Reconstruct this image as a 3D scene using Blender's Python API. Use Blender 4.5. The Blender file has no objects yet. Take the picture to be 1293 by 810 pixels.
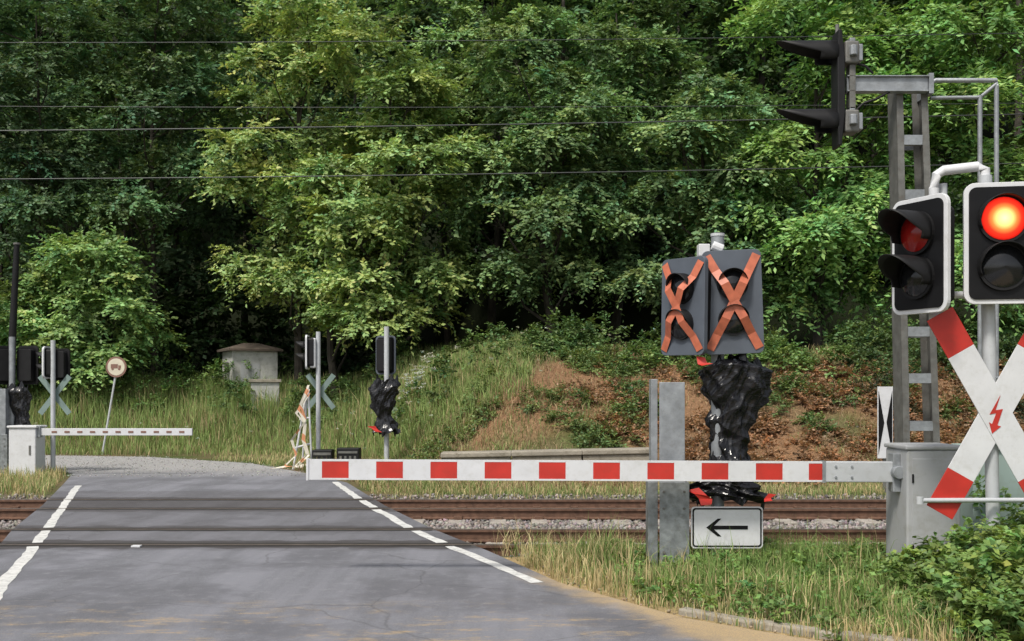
import bpy, math, random
import numpy as np
from mathutils import Matrix, Vector
random.seed(7)
scene = bpy.context.scene
COL = scene.collection

# ------------------------------------------------------------------ materials
def new_mat(name):
    m = bpy.data.materials.new(name); m.use_nodes = True
    nt = m.node_tree; nt.nodes.clear()
    return m, nt, nt.nodes, nt.links

def mat(name, c, rough=0.6, metal=0.0, var=0.15, scale=6.0, bump=0.0, bscale=40.0, dirt=None, dirt_amt=0.0, spec=0.5):
    m, nt, N, L = new_mat(name)
    out = N.new('ShaderNodeOutputMaterial'); b = N.new('ShaderNodeBsdfPrincipled')
    L.new(b.outputs[0], out.inputs[0])
    tc = N.new('ShaderNodeTexCoord')
    no = N.new('ShaderNodeTexNoise'); no.inputs['Scale'].default_value = scale; no.inputs['Detail'].default_value = 6
    L.new(tc.outputs['Object'], no.inputs['Vector'])
    r = N.new('ShaderNodeValToRGB')
    r.color_ramp.elements[0].position = 0.3; r.color_ramp.elements[1].position = 0.7
    r.color_ramp.elements[0].color = (*[x*(1-var) for x in c], 1)
    r.color_ramp.elements[1].color = (*[min(1, x*(1+var)) for x in c], 1)
    L.new(no.outputs[0], r.inputs[0])
    last = r.outputs[0]
    if dirt:
        n2 = N.new('ShaderNodeTexNoise'); n2.inputs['Scale'].default_value = scale*2.3; n2.inputs['Detail'].default_value = 8
        n2.inputs['Roughness'].default_value = 0.7
        L.new(tc.outputs['Object'], n2.inputs['Vector'])
        mr = N.new('ShaderNodeMapRange'); mr.inputs[1].default_value = 0.5; mr.inputs[2].default_value = 0.75
        mr.inputs[4].default_value = dirt_amt
        L.new(n2.outputs[0], mr.inputs[0])
        mx = N.new('ShaderNodeMixRGB'); mx.inputs[2].default_value = (*dirt, 1)
        L.new(mr.outputs[0], mx.inputs[0]); L.new(last, mx.inputs[1]); last = mx.outputs[0]
    L.new(last, b.inputs['Base Color'])
    b.inputs['Roughness'].default_value = rough; b.inputs['Metallic'].default_value = metal
    b.inputs['Specular IOR Level'].default_value = spec
    if bump > 0:
        n3 = N.new('ShaderNodeTexNoise'); n3.inputs['Scale'].default_value = bscale; n3.inputs['Detail'].default_value = 5
        L.new(tc.outputs['Object'], n3.inputs['Vector'])
        bp = N.new('ShaderNodeBump'); bp.inputs['Strength'].default_value = bump; bp.inputs['Distance'].default_value = 0.02
        L.new(n3.outputs[0], bp.inputs['Height']); L.new(bp.outputs[0], b.inputs['Normal'])
    return m

def leaf_mat(name, trans=0.3, rough=0.5):
    m, nt, N, L = new_mat(name)
    out = N.new('ShaderNodeOutputMaterial'); b = N.new('ShaderNodeBsdfPrincipled')
    at = N.new('ShaderNodeAttribute'); at.attribute_name = 'col'
    L.new(at.outputs['Color'], b.inputs['Base Color'])
    b.inputs['Roughness'].default_value = rough; b.inputs['Specular IOR Level'].default_value = 0.35
    t = N.new('ShaderNodeBsdfTranslucent')
    mul = N.new('ShaderNodeMixRGB'); mul.blend_type = 'MULTIPLY'; mul.inputs[0].default_value = 1
    mul.inputs[2].default_value = (1.0, 1.0, 0.55, 1)
    L.new(at.outputs['Color'], mul.inputs[1]); L.new(mul.outputs[0], t.inputs[0])
    mx = N.new('ShaderNodeMixShader'); mx.inputs[0].default_value = trans
    L.new(b.outputs[0], mx.inputs[1]); L.new(t.outputs[0], mx.inputs[2]); L.new(mx.outputs[0], out.inputs[0])
    return m

M_leaf = leaf_mat('leaf_material', 0.30)
M_blade = leaf_mat('grass_blade_material', 0.25, 0.7)
M_white = mat('white_paint', (0.64, 0.65, 0.67), 0.45, var=0.05, dirt=(0.38, 0.37, 0.32), dirt_amt=0.35)
M_red = mat('red_paint', (0.50, 0.03, 0.02), 0.45, var=0.12, dirt=(0.3, 0.05, 0.03), dirt_amt=0.4)
M_galv = mat('galvanised_steel', (0.30, 0.32, 0.34), 0.5, 0.4, var=0.22, scale=9, dirt=(0.18, 0.18, 0.17), dirt_amt=0.5, bump=0.1)
M_galv2 = mat('spangled_steel', (0.25, 0.27, 0.28), 0.5, 0.4, var=0.3, scale=14, dirt=(0.14, 0.13, 0.11), dirt_amt=0.6, bump=0.1)
M_galvd = mat('weathered_steel', (0.16, 0.16, 0.15), 0.6, 0.3, var=0.25, scale=9, dirt=(0.11, 0.085, 0.065), dirt_amt=0.7, bump=0.1)
M_pole = mat('grey_pole_paint', (0.50, 0.52, 0.54), 0.4, 0.1, var=0.06, dirt=(0.3, 0.3, 0.27), dirt_amt=0.4)
M_cab = mat('cabinet_grey', (0.40, 0.41, 0.42), 0.5, var=0.06, scale=3, dirt=(0.25, 0.24, 0.20), dirt_amt=0.6)
M_cabg = mat('cabinet_green_grey', (0.33, 0.42, 0.39), 0.5, var=0.05, scale=3, dirt=(0.25, 0.28, 0.22), dirt_amt=0.5)
M_black = mat('black_plastic', (0.008, 0.008, 0.009), 0.4, var=0.2, spec=0.2)
M_blackm = mat('black_matt', (0.012, 0.012, 0.013), 0.55, var=0.2, spec=0.25)
M_foil = mat('black_foil', (0.008, 0.008, 0.010), 0.22, var=0.3, scale=10, bump=0.5, bscale=7)
M_panel = mat('signal_cover_grey', (0.085, 0.10, 0.125), 0.55, var=0.12, scale=5)
M_tape = mat('orange_tape', (0.50, 0.14, 0.075), 0.5, var=0.2, scale=14)
M_glass = mat('dark_lens', (0.012, 0.013, 0.015), 0.12, var=0.2)
M_rail = mat('rusty_rail', (0.13, 0.07, 0.045), 0.75, 0.1, var=0.35, scale=12, bump=0.2)
M_railtop = mat('rail_head', (0.22, 0.18, 0.16), 0.4, 0.6, var=0.2)
M_rubber = mat('rubber_strip', (0.024, 0.021, 0.019), 0.8, var=0.3)
M_conc = mat('concrete', (0.30, 0.27, 0.22), 0.9, var=0.2, scale=4, bump=0.4, dirt=(0.14, 0.12, 0.08), dirt_amt=0.8)
M_sleeper = mat('sleeper_concrete', (0.34, 0.31, 0.27), 0.9, var=0.2, scale=4, bump=0.3, dirt=(0.16, 0.11, 0.08), dirt_amt=0.9)
M_plaster = mat('old_plaster', (0.46, 0.46, 0.44), 0.9, var=0.18, scale=2.5, bump=0.3, dirt=(0.2, 0.2, 0.15), dirt_amt=0.8)
M_roof = mat('old_roof', (0.10, 0.075, 0.06), 0.9, var=0.3, scale=5, bump=0.4, dirt=(0.06, 0.07, 0.035), dirt_amt=0.8)
M_bark = mat('bark', (0.045, 0.038, 0.03), 0.95, var=0.4, scale=5, bump=0.8, bscale=12)
M_line = mat('road_paint', (0.62, 0.62, 0.60), 0.75, var=0.12, scale=8, dirt=(0.22, 0.22, 0.22), dirt_amt=1.0, bump=0.2)
M_wire = mat('wire', (0.05, 0.055, 0.055), 0.5, 0.3)
M_crossback = mat('sign_back', (0.20, 0.27, 0.25), 0.55, 0.2)
M_cream = mat('cream_sign', (0.62, 0.57, 0.45), 0.6, var=0.1)
M_brown = mat('sign_rim_brown', (0.22, 0.12, 0.09), 0.6)
M_redglass = mat('unlit_red_lens', (0.30, 0.012, 0.01), 0.15, var=0.2)

def lamp_mat():
    m, nt, N, L = new_mat('lit_red_lens')
    out = N.new('ShaderNodeOutputMaterial'); e = N.new('ShaderNodeEmission')
    at = N.new('ShaderNodeAttribute'); at.attribute_name = 'col'
    L.new(at.outputs['Color'], e.inputs[0]); e.inputs[1].default_value = 1.7
    L.new(e.outputs[0], out.inputs[0]); return m
M_lamp = lamp_mat()

# ------------------------------------------------------------------ mesh builder
def empty(name, loc=(0, 0, 0)):
    o = bpy.data.objects.new(name, None); o.location = loc; o.empty_display_size = 0.2
    COL.objects.link(o); return o

def link(o, parent=None):
    COL.objects.link(o)
    if parent is not None:
        o.parent = parent
        o.matrix_parent_inverse = Matrix.Translation(-Vector(parent.location))
    return o

class MB:
    def __init__(s, T=None): s.v = []; s.f = []; s.T = T or Matrix.Identity(4)
    def add(s, vs, fs):
        b = len(s.v)
        s.v += [tuple(s.T @ Vector(p)) for p in vs]
        s.f += [tuple(b+i for i in f) for f in fs]
    def box(s, x0, x1, y0, y1, z0, z1):
        s.add([(x0,y0,z0),(x1,y0,z0),(x1,y1,z0),(x0,y1,z0),(x0,y0,z1),(x1,y0,z1),(x1,y1,z1),(x0,y1,z1)],
              [(0,3,2,1),(4,5,6,7),(0,1,5,4),(1,2,6,5),(2,3,7,6),(3,0,4,7)])
    def prism(s, poly, y0, y1):
        n = len(poly)
        s.add([(x,y0,z) for x,z in poly]+[(x,y1,z) for x,z in poly],
              [tuple(range(n)), tuple(range(2*n-1, n-1, -1))]+[(i,i+n,(i+1)%n+n,(i+1)%n) for i in range(n)])
    def tube(s, pts, rad, n=10, cap=True):
        pts = [Vector([float(q) for q in p]) for p in pts]
        if not hasattr(rad, '__len__'): rad = [rad]*len(pts)
        rad = [float(q) for q in rad]
        vs = []; fs = []
        for i, p in enumerate(pts):
            d = (pts[min(i+1, len(pts)-1)]-pts[max(i-1, 0)]).normalized()
            ref = Vector((0,0,1)) if abs(d.z) < 0.9 else Vector((0,1,0))
            a = d.cross(ref).normalized(); b = d.cross(a)
            for k in range(n):
                t = 2*math.pi*k/n
                vs.append(p+(a*math.cos(t)+b*math.sin(t))*rad[i])
        for i in range(len(pts)-1):
            for k in range(n):
                fs.append((i*n+k, i*n+(k+1)%n, (i+1)*n+(k+1)%n, (i+1)*n+k))
        if cap:
            fs.append(tuple(range(n-1,-1,-1))); fs.append(tuple((len(pts)-1)*n+k for k in range(n)))
        s.add(vs, fs)
    def make(s, name, m, parent=None, bevel=0.0, smooth=False, solid=0.0):
        me = bpy.data.meshes.new(name); me.from_pydata(s.v, [], s.f); me.update()
        me.materials.append(m)
        o = bpy.data.objects.new(name, me); link(o, parent)
        if solid: 
            md = o.modifiers.new('s','SOLIDIFY'); md.thickness = solid
        if bevel:
            md = o.modifiers.new('b','BEVEL'); md.width = bevel; md.segments = 2; md.limit_method = 'ANGLE'; md.angle_limit = math.radians(40)
        if smooth:
            for p in me.polygons: p.use_smooth = True
            if hasattr(me, 'set_sharp_from_angle'): me.set_sharp_from_angle(angle=math.radians(40))
        return o

def rrect(cx, cz, w, h, r, n=6):
    P = []
    for (sx, sz, a0) in ((1,1,0),(-1,1,90),(-1,-1,180),(1,-1,270)):
        for i in range(n+1):
            a = math.radians(a0+90*i/n)
            P.append((cx+sx*(w/2-r)+r*math.cos(a), cz+sz*(h/2-r)+r*math.sin(a)))
    return P

def tri_mesh(name, V, F, C, m, parent=None):
    me = bpy.data.meshes.new(name)
    V = np.ascontiguousarray(V, dtype=np.float32); F = np.ascontiguousarray(F, dtype=np.int32)
    me.vertices.add(len(V)); me.vertices.foreach_set('co', V.ravel())
    me.loops.add(F.size); me.loops.foreach_set('vertex_index', F.ravel())
    me.polygons.add(len(F)); me.polygons.foreach_set('loop_start', np.arange(0, F.size, F.shape[1], dtype=np.int32))
    me.update(calc_edges=True)
    if C is not None:
        a = me.color_attributes.new('col', 'FLOAT_COLOR', 'POINT')
        c4 = np.ones((len(V), 4), dtype=np.float32); c4[:, :3] = C
        a.data.foreach_set('color', c4.ravel())
    me.materials.append(m)
    o = bpy.data.objects.new(name, me); link(o, parent); return o

# ------------------------------------------------------------------ terrain
def sstep(a, b, x):
    t = np.clip((x-a)/(b-a), 0, 1); return t*t*(3-2*t)
def vnoise(x, y, s=1.0, k=0.0):
    x = x*s; y = y*s
    return (np.sin(x*1.3+k+1.7*np.sin(y*0.9+k))+np.sin(y*1.7-k+1.3*np.sin(x*1.1+2*k))+np.sin((x+y)*2.3+k*3)*0.5+np.sin((x-y)*3.7+k)*0.35)/2.85
RP = [((-0.5,-12),(9,-12)),((-2.0,0),(8,0)),((-3.2,4),(6.5,5.0)),((-3.8,6.2),(4.6,6.2)),((-4.05,7),(3.0,7.0)),((-4.3,7.7),(2.0,7.7)),((-4.5,8.4),(1.30,8.4)),
      ((-4.72,9.2),(0.85,9.2)),((-4.95,10),(0.42,10)),((-5.6,12),(-0.25,12)),((-6.3,14),(-1.0,14)),((-7.2,17),(-1.95,17)),((-8.5,21),(-3.2,21.5)),
      ((-9.5,24),(-4.7,24.5)),((-11.3,26.3),(-6.5,27.6)),((-14,28),(-10,30.5)),((-18,28.5),(-16,32)),((-34,28.5),(-34,32.5))]
Ly = np.array([p[0][1] for p in RP[:15]]); Lx = np.array([p[0][0] for p in RP[:15]])
Ry = np.array([p[1][1] for p in RP[:15]]); Rx = np.array([p[1][0] for p in RP[:15]])
def road_in(x, y, m=0.0):
    a = (y < 26) & (x > np.interp(y, Ly, Lx)-m) & (x < np.interp(y, Ry, Rx)+m)
    yN = np.interp(x, [-34,-18,-14,-11.3,-9.5], [28.5,28.5,28,26.3,24])
    yF = np.interp(x, [-34,-16,-10,-6.5,-4.7], [32.5,32,30.5,27.6,24.5])
    b = (x < -4.7) & (y > yN-m) & (y < yF+m) & (y >= 24)
    return a | b
def Q(x): return sstep(-6.5, 0.8, x)
def Y0(x): return 32.3+(20.4-32.3)*Q(x)
def height(x, y):
    x = np.asarray(x, float); y = np.asarray(y, float)
    q = Q(x)
    s = y-Y0(x)
    amp = 1.6+(2.5-1.6)*q
    h = amp*sstep(-0.3, 7.5-1.5*(1-q), s)+0.09*np.clip(s-6, 0, None)+0.75*np.clip(s-19, 0, 50)+0.15*np.clip(s-69, 0, 400)
    h = h+0.13*vnoise(x, y, 0.9)*sstep(0.5, 4, s)+0.6*vnoise(x, y, 0.18, 2)*sstep(12, 30, s)
    tr = sstep(11.75, 12.05, y)*(1-sstep(18.7, 19.2, y))
    h = h-0.17*tr
    ver = sstep(0.2, 1.0, x-np.interp(y, Ry, Rx))*(y < 11.8)*(y > 6)
    h = h+0.05*ver+0.02*ver*vnoise(x, y, 3.0)
    return h
def axis(segs):
    out = []
    for a, b, st in segs: out += list(np.arange(a, b, st))
    out.append(segs[-1][1]); return np.array(out)
gx = axis([(-500,-60,20),(-60,-20,2),(-20,16,0.25),(16,60,2),(60,500,20)])
gy = axis([(-200,-10,10),(-10,5,1),(5,11.5,0.2),(11.5,12.2,0.07),(12.2,18.6,0.4),(18.6,19.4,0.1),(19.4,45,0.3),(45,120,3),(120,520,20)])
X, Y = np.meshgrid(gx, gy); Z = height(X, Y)
V = np.stack([X.ravel(), Y.ravel(), Z.ravel()], 1)
nx, ny = len(gx), len(gy)
I = (np.arange(ny-1)[:, None]*nx+np.arange(nx-1)[None]).ravel()
F = np.stack([I, I+1, I+1+nx, I+nx], 1)
xx, yy = V[:, 0], V[:, 1]
def mixc(a, b, t): 
    t = np.asarray(t, float); return a*(1-t[:, None])+np.array(b)[None]*t[:, None]
C = np.tile(np.array([0.15, 0.12, 0.065]), (len(V), 1))
C = mixc(C, (0.075, 0.10, 0.03), sstep(-0.3, 0.5, vnoise(xx, yy, 0.8)))
C = mixc(C, (0.23, 0.135, 0.075), sstep(20.3, 22, yy)*(xx > -1)*sstep(-0.7, 0.1, vnoise(xx, yy, 0.7, 4)))
C = mixc(C, (0.012, 0.016, 0.007), sstep(28.5, 31, yy-5*(xx < -5)))  # forest floor, coloured extra dark to stand in for shade under the canopy
C = mixc(C, (0.13, 0.115, 0.105), sstep(11.6, 11.9, yy)*(1-sstep(18.9, 19.3, yy)))
dR = xx-np.interp(yy, Ry, Rx)
C = mixc(C, (0.42, 0.31, 0.16), (yy < 11.7)*(yy > 5)*(1-sstep(0.15, 0.6, dR+0.25*vnoise(xx, yy, 4)))*(dR > -1))
mg, nt, N, L = new_mat('ground_material')
out = N.new('ShaderNodeOutputMaterial'); b = N.new('ShaderNodeBsdfPrincipled'); L.new(b.outputs[0], out.inputs[0])
at = N.new('ShaderNodeAttribute'); at.attribute_name = 'col'
tc = N.new('ShaderNodeTexCoord'); n1 = N.new('ShaderNodeTexNoise'); n1.inputs['Scale'].default_value = 14; n1.inputs['Detail'].default_value = 9; n1.inputs['Roughness'].default_value = 0.75
L.new(tc.outputs['Object'], n1.inputs['Vector'])
mr = N.new('ShaderNodeMapRange'); mr.inputs[1].default_value = 0.3; mr.inputs[2].default_value = 0.7; mr.inputs[3].default_value = 0.45; mr.inputs[4].default_value = 1.5
L.new(n1.outputs[0], mr.inputs[0])
mu = N.new('ShaderNodeMixRGB'); mu.blend_type = 'MULTIPLY'; mu.inputs[0].default_value = 1
L.new(at.outputs['Color'], mu.inputs[1]); L.new(mr.outputs[0], mu.inputs[2]); L.new(mu.outputs[0], b.inputs['Base Color'])
b.inputs['Roughness'].default_value = 0.95; b.inputs['Specular IOR Level'].default_value = 0.1
bp = N.new('ShaderNodeBump'); bp.inputs['Strength'].default_value = 0.8; bp.inputs['Distance'].default_value = 0.04
L.new(n1.outputs[0], bp.inputs['Height']); L.new(bp.outputs[0], b.inputs['Normal'])
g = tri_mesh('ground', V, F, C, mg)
for p in g.data.polygons: p.use_smooth = True

# ------------------------------------------------------------------ road
ma, nt, N, L = new_mat('asphalt_material')
out = N.new('ShaderNodeOutputMaterial'); b = N.new('ShaderNodeBsdfPrincipled'); L.new(b.outputs[0], out.inputs[0])
geo = N.new('ShaderNodeNewGeometry'); sep = N.new('ShaderNodeSeparateXYZ'); L.new(geo.outputs['Position'], sep.inputs[0])
def noise(scale, detail=6, rough=0.6, vec=None):
    n = N.new('ShaderNodeTexNoise'); n.inputs['Scale'].default_value = scale; n.inputs['Detail'].default_value = detail
    n.inputs['Roughness'].default_value = rough; L.new(vec or geo.outputs['Position'], n.inputs['Vector']); return n.outputs[0]
def mrange(src, a, c_, d, e):
    m_ = N.new('ShaderNodeMapRange'); m_.interpolation_type = 'SMOOTHSTEP'
    for i, v_ in zip((1, 2, 3, 4), (a, c_, d, e)): m_.inputs[i].default_value = v_
    L.new(src, m_.inputs[0]); return m_.outputs[0]
def mth(op, a, c_):
    m_ = N.new('ShaderNodeMath'); m_.operation = op
    for i, v_ in enumerate((a, c_)):
        if isinstance(v_, (int, float)): m_.inputs[i].default_value = v_
        else: L.new(v_, m_.inputs[i])
    return m_.outputs[0]
def mixn(f, a, c_):
    m_ = N.new('ShaderNodeMixRGB')
    if isinstance(f, (int, float)): m_.inputs[0].default_value = f
    else: L.new(f, m_.inputs[0])
    for i, v_ in ((1, a), (2, c_)):
        if isinstance(v_, tuple): m_.inputs[i].default_value = (*v_, 1)
        else: L.new(v_, m_.inputs[i])
    return m_.outputs[0]
fine = noise(90, 4, 0.8); big = noise(0.7, 5, 0.6); mid_ = noise(7, 8, 0.75)
mp = N.new('ShaderNodeMapping'); mp.inputs['Rotation'].default_value = (0, 0, math.radians(-18)); mp.inputs['Scale'].default_value = (1.6, 0.12, 1)
L.new(geo.outputs['Position'], mp.inputs[0]); streak = noise(1.3, 4, 0.6, mp.outputs[0])
base = mixn(mrange(fine, 0.3, 0.7, 0, 1), (0.105, 0.108, 0.122), (0.22, 0.223, 0.245))
base = mixn(mrange(streak, 0.35, 0.65, 0, 0.65), base, (0.25, 0.253, 0.285))
base = mixn(mrange(big, 0.45, 0.6, 0, 0.6), base, (0.105, 0.106, 0.118))
base = mixn(mrange(mid_, 0.5, 0.7, 0, 0.5), base, (0.27, 0.27, 0.29))
ynoisy = mth('ADD', sep.outputs[1], mth('MULTIPLY', noise(1.5, 3), 0.6))
def band(a0, a1, s=0.12): return mth('MULTIPLY', mrange(ynoisy, a0, a0+s, 0, 1), mrange(ynoisy, a1, a1+s, 1, 0))
base = mixn(mth('MULTIPLY', band(12.3, 19.8), 0.35), base, (0.085, 0.08, 0.085))
base = mixn(mth('MULTIPLY', band(12.45, 13.15), 0.75), base, (0.045, 0.038, 0.036))
base = mixn(mth('MULTIPLY', band(14.0, 14.55), 0.65), base, (0.05, 0.043, 0.042))
base = mixn(mth('MULTIPLY', band(16.35, 18.6), 0.6), base, (0.055, 0.048, 0.047))
base = mixn(mrange(ynoisy, 22.5, 26.5, 0, 0.85), base, mixn(mrange(fine, 0.35, 0.65, 0, 1), (0.26, 0.255, 0.255), (0.46, 0.45, 0.44)))
sn = noise(1.7, 8, 0.72)
mpn = N.new('ShaderNodeMapping'); mpn.inputs['Scale'].default_value = (0.5, 1.6, 1); L.new(geo.outputs['Position'], mpn.inputs[0])
sn2 = noise(2.6, 10, 0.85, mpn.outputs[0])
sand = mth('MULTIPLY', mrange(sep.outputs[1], 9.4, 8.4, 0, 1), mrange(sn2, 0.52, 0.62, 0, 0.75))
edge = mth('ADD', sep.outputs[0], mth('MULTIPLY', sep.outputs[1], 0.42))
sand2 = mth('MULTIPLY', mth('MULTIPLY', mrange(mth('ADD', edge, mth('MULTIPLY', sn, 0.9)), 4.75, 5.2, 0, 0.9), mrange(sep.outputs[1], 10.8, 9.9, 0, 1)), 1.0)
sand = mth('MAXIMUM', sand, sand2)
sand = mth('MULTIPLY', sand, mrange(fine, 0.3, 0.6, 0.3, 1))
base = mixn(sand, base, (0.50, 0.36, 0.18))
vo = N.new('ShaderNodeTexVoronoi'); vo.feature = 'DISTANCE_TO_EDGE'; vo.inputs['Scale'].default_value = 0.55
wv = N.new('ShaderNodeMixRGB'); wv.inputs[0].default_value = 0.25; nz = N.new('ShaderNodeTexNoise'); nz.inputs['Scale'].default_value = 1.5; nz.inputs['Detail'].default_value = 6
L.new(geo.outputs['Position'], nz.inputs['Vector']); L.new(geo.outputs['Position'], wv.inputs[1]); L.new(nz.outputs['Color'], wv.inputs[2]); L.new(wv.outputs[0], vo.inputs['Vector'])
base = mixn(mrange(vo.outputs[0], 0.0, 0.006, 0.35, 0), base, (0.05, 0.05, 0.05))
L.new(base, b.inputs['Base Color'])
b.inputs['Roughness'].default_value = 0.75; b.inputs['Specular IOR Level'].default_value = 0.35
bp = N.new('ShaderNodeBump'); bp.inputs['Strength'].default_value = 0.6; bp.inputs['Distance'].default_value = 0.01
L.new(fine, bp.inputs['Height']); L.new(bp.outputs[0], b.inputs['Normal'])

ZR = 0.02
mb = MB(); n = len(RP)
vs = []
for (l, r) in RP: vs += [(l[0], l[1], ZR), (r[0], r[1], ZR), (l[0], l[1], -0.3), (r[0], r[1], -0.3)]
fs = []
for i in range(n-1):
    a = 4*i; c = a+4
    fs += [(a, a+1, c+1, c), (a, c, c+2, a+2), (a+1, a+3, c+3, c+1)]
fs += [(0, 2, 3, 1), (4*(n-1), 4*(n-1)+1, 4*(n-1)+3, 4*(n-1)+2)]
mb.add(vs, fs); mb.make('asphalt_road', ma)

def strip(pts, w, z):
    mb = MB(); vs = []; fs = []
    P = []
    for i in range(len(pts)-1):
        a = Vector(pts[i]); c = Vector(pts[i+1]); k = max(2, int((c-a).length/0.2))
        P += [a.lerp(c, t/k) for t in range(k)]
    P.append(Vector(pts[-1]))
    for i, p in enumerate(P):
        d = (P[min(i+1, len(P)-1)]-P[max(i-1, 0)]).normalized(); nrm = Vector((-d.y, d.x))
        a = p+nrm*(w/2+random.uniform(-0.012, 0.012)); c = p-nrm*(w/2-random.uniform(-0.012, 0.012))
        vs += [(a.x, a.y, z), (c.x, c.y, z)]
    for i in range(len(P)-1): fs.append((2*i, 2*i+1, 2*i+3, 2*i+2))
    mb.add(vs, fs); return mb
rm = empty('road_marking')
strip([(-3.95,8.2),(-4.58,10),(-5.2,12.0),(-5.33,12.35)], 0.12, ZR+0.004).make('edge_line_1', M_line, rm)
strip([(-5.42,12.66),(-5.80,13.8)], 0.12, ZR+0.004).make('edge_line_2', M_line, rm)
strip([(-5.89,14.1),(-6.3,15.3),(-8.1,20.7)], 0.12, ZR+0.004).make('edge_line_3', M_line, rm)
strip([(0.22,9.95),(-0.29,11.35),(-0.70,12.36)], 0.12, ZR+0.004).make('edge_line_4', M_line, rm)
strip([(-0.80,12.66),(-1.20,13.78)], 0.13, ZR+0.004).make('edge_line_5', M_line, rm)
strip([(-1.31,14.1),(-1.75,15.6),(-2.0,16.36)], 0.13, ZR+0.004).make('edge_line_6', M_line, rm)
strip([(-2.08,16.66),(-2.4,17.78)], 0.13, ZR+0.004).make('edge_line_7', M_line, rm)
strip([(-2.50,18.1),(-3.45,21.6)], 0.13, ZR+0.004).make('edge_line_8', M_line, rm)
mb = MB(); mb.box(-4.22,-4.12,12.28,12.36,ZR,ZR+0.02); mb.make('road_stud', M_white, bevel=0.004)

kb = empty('kerb')
kp = [(1.28,8.62),(1.75,8.10),(2.25,7.66),(2.8,7.28)]
for i in range(len(kp)-1):
    a = Vector((*kp[i],0)); c = Vector((*kp[i+1],0)); d = c-a; ang = math.atan2(d.y, d.x)
    mb = MB(Matrix.Translation(a) @ Matrix.Rotation(ang, 4, 'Z')); mb.box(0.01, d.length-0.01, 0, 0.11, -0.1, 0.05+0.008*i)
    mb.make('kerb_stone', M_conc, kb, bevel=0.015)

# ------------------------------------------------------------------ tracks
for ti, ys in enumerate(((12.50, 13.935), (16.50, 17.935))):
    tk = empty('railway_track', (0, sum(ys)/2, 0))
    mb = MB(); mt = MB(); rb = MB()
    for yr in ys:
        prof = [(-0.07,-0.13),(0.07,-0.13),(0.07,-0.115),(0.012,-0.10),(0.012,-0.02),(0.036,-0.01),(0.036,0.018),(-0.036,0.018),(-0.036,-0.01),(-0.012,-0.02),(-0.012,-0.10),(-0.07,-0.115)]
        vs = [(-60, yr+a, c) for a, c in prof]+[(60, yr+a, c) for a, c in prof]; k = len(prof)
        mb.add(vs, [(i, (i+1)%k, (i+1)%k+k, i+k) for i in range(k)])
        mt.box(-60, 60, yr-0.030, yr+0.030, 0.0182, 0.0265)
        xl = float(np.interp(yr, Ly, Lx))+0.02; xr = float(np.interp(yr, Ry, Rx))-0.02
        rb.add([(xl,yr-0.13,ZR+0.003),(xr,yr-0.13,ZR+0.003),(xr,yr-0.037,ZR+0.003),(xl,yr-0.037,ZR+0.003)], [(0,1,2,3)])
        rb.add([(xl,yr+0.037,ZR+0.003),(xr,yr+0.037,ZR+0.003),(xr,yr+0.15,ZR+0.003),(xl,yr+0.15,ZR+0.003)], [(0,1,2,3)])
    mb.make('rails', M_rail, tk); mt.make('rail_heads', M_railtop, tk); rb.make('flangeways', M_rubber, tk)
    sl = MB(); cl = MB(); yc = sum(ys)/2
    x = -20
    while x < 20:
        if not (road_in(np.array(x), np.array(yc), 0.3)):
            sl.box(x-0.12, x+0.12, yc-1.25, yc+1.25, -0.3, -0.125+random.uniform(-0.01, 0.006))
            for yr in ys: cl.box(x-0.06, x+0.06, yr-0.12, yr+0.12, -0.135, -0.085)
        x += 0.6
    sl.make('sleepers', M_sleeper, tk, bevel=0.02); cl.make('rail_clips', M_rail, tk)

M_stone, nt, N, L = new_mat('stone_material')
out = N.new('ShaderNodeOutputMaterial'); b = N.new('ShaderNodeBsdfPrincipled'); L.new(b.outputs[0], out.inputs[0])
at = N.new('ShaderNodeAttribute'); at.attribute_name = 'col'; L.new(at.outputs['Color'], b.inputs['Base Color']); b.inputs['Roughness'].default_value = 0.9
rng = np.random.default_rng(3)
def stones(n, x0, x1, y0, y1, smin, smax, c, name, zoff=0.0, keep=None):
    px = rng.uniform(x0, x1, n); py = rng.uniform(y0, y1, n)
    k = ~road_in(px, py, 0.08) if keep is None else keep(px, py)
    px, py = px[k], py[k]; n = len(px)
    pz = np.where(road_in(px, py), ZR, height(px, py))+rng.uniform(-0.01, 0.02, n)+zoff
    s = rng.uniform(smin, smax, n)
    oct_ = np.array([[1,0,0],[-1,0,0],[0,1,0],[0,-1,0],[0,0,1],[0,0,-1]], float)
    f8 = np.array([[0,2,4],[2,1,4],[1,3,4],[3,0,4],[2,0,5],[1,2,5],[3,1,5],[0,3,5]])
    R = rng.normal(size=(n,3,3)); Qm, _ = np.linalg.qr(R)
    vv = oct_[None]*rng.uniform(0.6, 1.2, (n,6,1))
    vv = np.einsum('nij,nkj->nki', Qm, vv)*s[:, None, None]
    vv += np.stack([px, py, pz], 1)[:, None]
    FF = (f8[None]+6*np.arange(n)[:, None, None]).reshape(-1, 3)
    cc = np.array(c)[None]*rng.uniform(0.45, 1.6, (n,1))*(1+rng.normal(size=(n,3))*0.06)
    return tri_mesh(name, vv.reshape(-1,3), FF, np.repeat(np.clip(cc,0.01,0.6), 6, 0), M_stone)
stones(52000, -11, 10.5, 11.75, 19.1, 0.022, 0.048, (0.23, 0.205, 0.19), 'track_ballast')
stones(3500, 0.3, 4.5, 6.9, 11.7, 0.006, 0.02, (0.28, 0.23, 0.16), 'verge_gravel')
stones(7000, -14, -2.5, 23, 32, 0.006, 0.018, (0.34, 0.33, 0.31), 'roadside_gravel', keep=lambda x, y: road_in(x, y, 0.6))

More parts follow.
